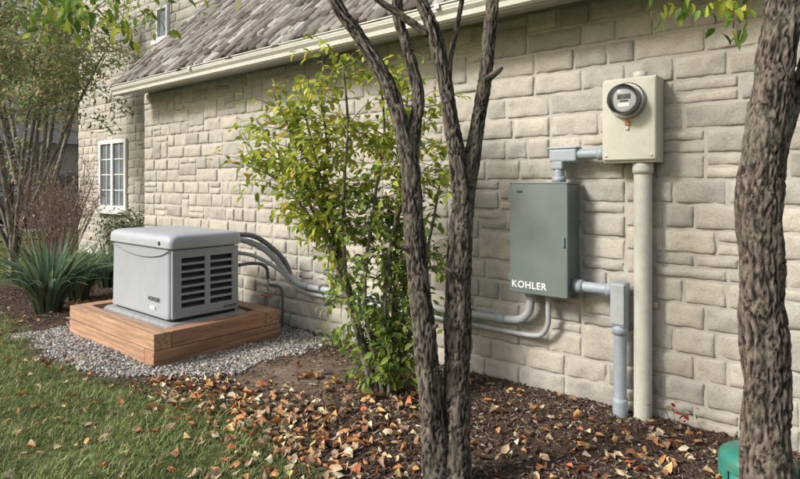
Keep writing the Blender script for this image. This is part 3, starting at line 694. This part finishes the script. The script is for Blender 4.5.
leaves_obj('leaves',LP,LD,(.04,.068),GL,M['leaf'],T2)

# leafy shrub
SH=empty('leafy_shrub'); B=(-2.38,-.73); tb=TB(); LP=[];LD=[];LC=[]
stems=[
 [(-.03,0),(-.154,.40),(-.31,1.017),(-.45,1.50),(-.55,1.92)],
 [(-.02,0),(-.215,.585),(-.246,1.2),(-.215,1.65),(-.24,2.02)],
 [(-.05,0),(-.277,.71),(-.50,1.22),(-.70,1.52),(-.84,1.72)],
 [(.02,0),(.06,.585),(.09,1.2),(.12,1.6),(.15,1.95)],
 [(0,0),(-.12,.585),(-.06,1.2),(0,1.6),(-.03,1.98)],
 [(-.06,0),(-.30,.80),(-.52,1.17),(-.72,1.36),(-.88,1.48)],
 [(.05,0),(.15,.34),(.24,.77),(.32,1.15),(.36,1.4)],
 [(-.02,0),(-.18,.5),(-.38,1.1),(-.36,1.55),(-.42,1.95)],
 [(.0,0),(.0,.5),(.05,1.0),(.20,1.45),(.22,1.85)],
 [(.03,0),(.09,.25),(.12,.55),(.10,.95)],
 [(.04,0),(.13,.3),(.20,.6),(.17,1.0)],
 [(.02,0),(-.02,.3),(.04,.7),(.02,1.2)],
 [(-.04,0),(-.22,.62),(-.42,1.30),(-.60,1.66),(-.70,1.88)]]
for si,sm in enumerate(stems):
    dd=random.uniform(-.28,.28); k=len(sm)
    pts=[tp(B,l,dd*(i/(k-1))+random.gauss(0,.015),z-(0.03 if i==0 else 0),.013*(1-i/k)+.003) for i,(l,z) in enumerate(sm)]
    tb.tube(pts,.03,8,.0012,si)
    Q=catmull(pts,.05)
    for j in range(int(len(Q)*1.8)):
        q=random.choice(Q[int(len(Q)*.10):]); zz=q[2]
        lat=(q[0]-B[0])*.762+(q[1]-B[1])*.648
        if zz<1.0 and lat<-.05 and random.random()<.78: continue
        L=random.uniform(.12,.36) if zz>.9 else random.uniform(.1,.24)
        d=Vector((random.gauss(0,1),random.gauss(0,1),random.gauss(.3,.5))).normalized(); p0=Vector(q[:3]); p2=p0+d*L
        tb.tube([(*p0,.003),(*(p0+d*L*.5+Vector((0,0,.015))),.0022),(*p2,.001)],.08,4,0,cap=False)
        for i in range(int(5+L*30)):
            t_=random.uniform(.1,1.05); LP.append(tuple(p0.lerp(p2,t_)+Vector((random.gauss(0,.022),random.gauss(0,.022),random.gauss(0,.022)))))
            LD.append(tuple((d+Vector((random.gauss(0,.7),random.gauss(0,.7),random.gauss(-.2,.4)))).normalized()))
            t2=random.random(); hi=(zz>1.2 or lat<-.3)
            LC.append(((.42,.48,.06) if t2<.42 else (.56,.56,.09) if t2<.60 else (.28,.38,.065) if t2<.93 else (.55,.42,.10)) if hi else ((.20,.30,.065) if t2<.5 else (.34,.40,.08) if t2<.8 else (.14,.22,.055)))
tb.obj('stems',M['bark2'],SH)
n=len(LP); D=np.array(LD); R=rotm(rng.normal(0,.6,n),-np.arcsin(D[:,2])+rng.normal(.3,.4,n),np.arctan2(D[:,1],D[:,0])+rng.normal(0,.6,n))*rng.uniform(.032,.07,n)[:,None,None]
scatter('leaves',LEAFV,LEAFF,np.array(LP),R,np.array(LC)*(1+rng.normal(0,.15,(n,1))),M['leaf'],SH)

def clump(name,cx,cy,n,L,mat=M['leaf']):
    V=[];F=[];Cc=[]
    for i in range(n):
        a=random.uniform(0,6.28); ln=random.uniform(.6,1)*L; w=random.uniform(.013,.022); out=random.uniform(.25,1.0); r0=random.uniform(0,.13)
        d=Vector((math.cos(a),math.sin(a),0)); s_=Vector((-d.y,d.x,0)); c=pick([(.13,.21,.13),(.18,.27,.18),(.10,.17,.10),(.23,.29,.15),(.36,.33,.18)],1,p=[.3,.25,.25,.15,.05])[0]
        b0=len(V); k=8
        for j in range(k+1):
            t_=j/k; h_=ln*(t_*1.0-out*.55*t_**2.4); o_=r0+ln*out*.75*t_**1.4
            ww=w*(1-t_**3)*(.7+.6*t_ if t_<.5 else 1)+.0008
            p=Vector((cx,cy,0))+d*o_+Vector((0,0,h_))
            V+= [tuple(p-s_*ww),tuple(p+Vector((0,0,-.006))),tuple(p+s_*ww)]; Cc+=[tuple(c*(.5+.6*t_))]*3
            if j: 
                q=b0+j*3; F+=[(q-3,q-2,q+1,q),(q-2,q-1,q+2,q+1)]
    return link(name,fast_mesh(name,V,F,np.array(Cc)),mat,None,True)
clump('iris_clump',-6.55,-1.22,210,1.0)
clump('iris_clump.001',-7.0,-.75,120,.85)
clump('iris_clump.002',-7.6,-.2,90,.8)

def twiggy(name,cx,cy,n,h,spread,mat,leafcols=None,nl=0):
    root=empty(name); t=TB(); LP=[];LD=[]
    for i in range(n):
        a=random.uniform(0,6.28); o=random.uniform(0,spread); hh=h*random.uniform(.6,1)
        p0=Vector((cx+math.cos(a)*o*.2,cy+math.sin(a)*o*.2,0)); p1=Vector((cx+math.cos(a)*o*.6,cy+math.sin(a)*o*.6,hh*.5)); p2=Vector((cx+math.cos(a)*o+random.gauss(0,.05),cy+math.sin(a)*o+random.gauss(0,.05),hh))
        t.tube([(*p0,.007),(*p1,.005),(*p2,.002)],.2,5,0,cap=False)
        for j in range(5):
            s=p1.lerp(p2,random.random()); e=s+Vector((random.gauss(0,.12),random.gauss(0,.12),random.uniform(.05,.3)))
            t.tube([(*s,.0035),(*((s+e)/2),.0025),(*e,.0015)],.2,4,0,cap=False)
            for k in range(nl): LP.append(tuple(s.lerp(e,random.random())+Vector((random.gauss(0,.03),)*3))); LD.append((random.gauss(0,1),random.gauss(0,1),-.2))
    t.obj('stems',mat,root)
    if nl: leaves_obj('leaves',LP,LD,(.03,.06),leafcols,M['dryleaf'],root)
BR=[(.34,.25,.17),(.42,.29,.18),(.26,.19,.14)]
twiggy('dormant_shrub',-8.3,-.6,46,1.55,.6,M['twigbrown'],BR,1)
twiggy('dormant_shrub.001',-9.3,-.2,46,1.7,.7,M['twigbrown'],BR,1)
twiggy('dormant_shrub.002',-10.6,.3,40,1.4,.7,M['twigbrown'],BR,2)
twiggy('green_shrub',-8.0,.35,40,.9,.5,M['twigbrown'],[(.12,.20,.07),(.17,.26,.08)],12)

def roundtree(name,bx,by,h,cz,cr,nl,ls,cols,mat,nlimb=9,tr=.06):
    root=empty(name); t=TB(); LP=[];LD=[]
    ends=[]
    for i in range(nlimb):
        a=2*math.pi*i/nlimb+random.uniform(-.3,.3); rr=cr*random.uniform(.45,.95)
        fz=random.uniform(.5,1.1); e=Vector((bx+math.cos(a)*rr,by+math.sin(a)*rr,cz+random.uniform(-.2,.9)*cr))
        m1=Vector((bx+math.cos(a)*rr*.25,by+math.sin(a)*rr*.25,fz+.5))
        t.tube([(bx+math.cos(a)*.04,by+math.sin(a)*.04,-.05,tr*.7),(bx+math.cos(a)*.05,by+math.sin(a)*.05,fz*.6,tr*.6),(*m1,tr*.5),(*((m1+e)/2+Vector((0,0,.1))),tr*.3),(*e,tr*.08)],.06,10,.003,i)
        for k in range(20):
            s=((m1+e)/2).lerp(e,random.random()); d=Vector((random.gauss(0,1),random.gauss(0,1),random.gauss(.0,.8))).normalized(); q=s+d*cr*random.uniform(.2,.65)
            t.tube([(*s,tr*.12),(*((s+q)/2),tr*.08),(*q,tr*.03)],.2,4,0,cap=False); ends.append((s,q))
    for i in range(nl):
        s,q=random.choice(ends); g=.05*cr
        LP.append(tuple(s.lerp(q,random.uniform(.2,1.1))+Vector((random.gauss(0,g),random.gauss(0,g),random.gauss(0,g))))); LD.append((random.gauss(0,1),random.gauss(0,1),random.gauss(0,.5)))
    t.obj('trunk_and_limbs',M['bark2'],root)
    leaves_obj('leaves',LP,LD,ls,cols,mat,root)
roundtree('crabapple_tree',-9.45,-.70,4.5,3.30,1.6,19000,(.035,.08),[(.26,.32,.15),(.34,.39,.18),(.20,.26,.12),(.42,.41,.22),(.42,.33,.18)],M['leaf'],8,.055)
roundtree('maple_tree',-19,2.5,8,5.2,3.2,8000,(.10,.2),[(.22,.26,.12),(.30,.32,.15),(.40,.33,.15)],M['leaf'],9,.15)
roundtree('maple_tree.001',-25,9,8,5.0,3.5,7000,(.12,.24),[(.22,.25,.12),(.30,.30,.14),(.42,.30,.14)],M['leaf'],9,.15)

# distant trees
LP=[]; LC=[]
for i in range(46):
    a=random.uniform(0,1); X=-38-random.uniform(0,25); Y=-20+a*60; r=random.uniform(2,3.6); zc=random.uniform(1.5,5.5)
    base=random.choice([(.19,.23,.12),(.25,.28,.15),(.32,.28,.15),(.36,.27,.14)])
    for k in range(230):
        v=rng.normal(0,1,3); v/=np.linalg.norm(v); LP.append((X+v[0]*r*random.uniform(.6,1.05),Y+v[1]*r*random.uniform(.6,1.05),max(.2,zc+v[2]*r*random.uniform(.5,1.0)))); LC.append(np.array(base)*random.uniform(.6,1.3))
n=len(LP); R=rotm(rng.uniform(0,6,n),rng.uniform(0,6,n),rng.uniform(0,6,n))*rng.uniform(.4,.9,n)[:,None,None]
scatter('distant_trees',LEAFV,LEAFF,np.array(LP),R,np.array(LC),M['leaf'])

# neighbour house
nb=empty('neighbour_house')
box('walls',-36,-27,2.5,13,0,3.0,M['nbwall'],nb,0)
V=[(-36.5,2,3),(-26.5,2,3),(-26.5,13.5,3),(-36.5,13.5,3),(-31.5,5,5.4),(-31.5,10,5.4)]
me=bpy.data.meshes.new('roof'); me.from_pydata(V,[],[(0,1,4),(1,2,5,4),(2,3,5),(3,0,4,5),(3,2,1,0)]); link('roof',me,M['nbroof'],nb)
for yy in (4,7,10): 
    box('window',-27.02,-26.96,yy,yy+1.4,1,2.3,M['pane'],nb,0); box('window_trim_%d'%yy,-27.0,-26.94,yy-.1,yy+1.5,.86,.99,M['whitetrim'],nb,0); box('window_head_%d'%yy,-27.0,-26.94,yy-.1,yy+1.5,2.31,2.42,M['whitetrim'],nb,0)
# driveway and parked car
me=bpy.data.meshes.new('driveway'); me.from_pydata([(-24,-12,.02),(-17.5,-12,.02),(-17.5,14,.02),(-24,14,.02)],[],[(0,1,2,3)]); link('driveway',me,M['asphalt'])
car=empty('parked_car')
def extr(nm,prof,x0,x1,mat,inset=0,bev=.05):
    """side profile (y,z) extruded across x"""
    k=len(prof); V=[(x0,y_,z_) for y_,z_ in prof]+[(x1,y_,z_) for y_,z_ in prof]
    F=[tuple(range(k)),tuple(range(2*k-1,k-1,-1))]+[(i,k+i,k+(i+1)%k,(i+1)%k) for i in range(k)]
    me=bpy.data.meshes.new(nm); me.from_pydata(V,[],F); bm=bmesh.new(); bm.from_mesh(me); bmesh.ops.recalc_face_normals(bm,faces=bm.faces)
    if bev: bmesh.ops.bevel(bm,geom=bm.edges[:],offset=bev,segments=2,affect='EDGES',profile=.5)
    bm.to_mesh(me); bm.free(); return link(nm,me,mat,car)
cy0=1.4
def cp(l): return [(cy0+a,b+.02) for a,b in l]
extr('body',cp([(0,.35),(.05,.75),(.25,.95),(1.2,1.05),(4.4,1.05),(4.6,.9),(4.62,.35),(4.2,.28),(.3,.28)]),-20.9,-19.1,M['carpaint'],bev=.06)
extr('cabin',cp([(1.0,1.0),(1.75,1.58),(2.3,1.66),(3.8,1.64),(4.3,1.5),(4.5,1.0)]),-20.75,-19.25,M['carpaint'],bev=.05)
extr('side_glass',cp([(1.25,1.08),(1.85,1.52),(3.75,1.54),(4.2,1.12)]),-20.765,-19.235,M['carglass'],bev=.01)
extr('pillar',cp([(2.65,1.05),(2.65,1.56),(2.75,1.56),(2.75,1.05)]),-20.775,-19.225,M['carpaint'],bev=.005)
for yy in (.95,3.75):
    for xx in (-20.8,-19.3):
        t=TB(); t.tube([(xx-.05,cy0+yy,.36,.34),(xx+.24 if xx>-20 else xx+.15,cy0+yy,.36,.34)],.2,24); t.obj('wheel',M['black'],car)
        xo=xx+.245 if xx>-20 else xx-.055
        t=TB(); t.tube([(xo-.01,cy0+yy,.36,.2),(xo+.01,cy0+yy,.36,.2)],.2,20); t.obj('rim',M['steel'],car)
box('headlamp',-19.5,-19.08,cy0+.02,cy0+.25,.72,.85,M['whitetrim'],car,.02); box('tail_lamp',-19.4,-19.08,cy0+4.5,cy0+4.63,.8,1.0,M['orange'],car,.02)

fn=empty('iron_fence'); t=TB()
yy=-4
while yy<9:
    t.tube([(-13.5,yy,0,.007),(-13.5,yy,1.32,.007)],2,4,0); yy+=.12
for zz in (.15,1.15,1.28): t.tube([(-13.5,-4,zz,.012),(-13.5,9,zz,.012)],14,4,0)
t.obj('pickets',M['iron'],fn,False)
for yy in (-4,-1.8,.4,2.6,4.8,7): box('post',-13.53,-13.47,yy-.03,yy+.03,0,1.42,M['iron'],fn,.004)

LP=[];LD=[]
for i in range(22): LP.append((-.86+random.gauss(0,.05),-.14+random.gauss(0,.03),.06+random.uniform(0,.08))); LD.append((random.gauss(0,.6),random.gauss(0,.6),.4))
rs=empty('red_leaf_seedling'); t=TB()
for i in range(6): t.tube([(-.86,-.14,0,.002),(-.86+random.gauss(0,.04),-.14+random.gauss(0,.02),.12,.001)],.05,4,0)
t.obj('stems',M['twig'],rs); leaves_obj('leaves',LP,LD,(.025,.045),[(.5,.03,.04),(.35,.04,.04),(.15,.2,.05)],M['leaf'],rs)
LP=[];LD=[]
for (wx,wy) in ((-3.45,-.2),(-3.3,-.25),(-2.1,-.6),(-.15,-.3),(-.05,-.2),(-2.55,-.5),(-3.1,-.15),(-2.75,-.35),(-1.9,-.9)):
    for i in range(30): LP.append((wx+random.gauss(0,.06),wy+random.gauss(0,.05),.02+random.uniform(0,.09))); LD.append((random.gauss(0,.6),random.gauss(0,.6),.5))
leaves_obj('weeds',LP,LD,(.025,.055),[(.13,.22,.06),(.20,.29,.07)],M['leaf'],None)

# ------------------------------------------------------------------ light
W=bpy.data.worlds.new('World'); S.world=W; W.use_nodes=True
N=W.node_tree.nodes; L=W.node_tree.links; N.clear()
sky=N.new('ShaderNodeTexSky'); sky.sky_type='NISHITA'; sky.sun_disc=False
tosun=Vector((-.42,-.80,.62)).normalized()
sky.sun_elevation=math.asin(tosun.z); sky.sun_rotation=math.atan2(tosun.x,tosun.y)
sky.dust_density=4; sky.air_density=1.4
bg=N.new('ShaderNodeBackground'); bg.inputs[1].default_value=.15; o=N.new('ShaderNodeOutputWorld')
L.new(sky.outputs[0],bg.inputs[0]); L.new(bg.outputs[0],o.inputs[0])
ld=bpy.data.lights.new('sun','SUN'); ld.energy=4.1; ld.angle=math.radians(13); ld.color=(1,.975,.94)
lo=bpy.data.objects.new('sun',ld); COL.objects.link(lo); lo.rotation_euler=(-tosun).to_track_quat('-Z','Y').to_euler()

# ------------------------------------------------------------------ camera
cd=bpy.data.cameras.new('camera'); cd.sensor_width=36; cd.lens=26.0; cd.shift_y=-.0694; cd.clip_end=1500; cd.clip_start=.05
co=bpy.data.objects.new('camera',cd); COL.objects.link(co); co.location=(0,-3.38,1.3); co.rotation_euler=(math.radians(90),0,math.radians(40.4))
S.camera=co
S.view_settings.view_transform='Standard'; S.view_settings.look='None'; S.view_settings.exposure=0
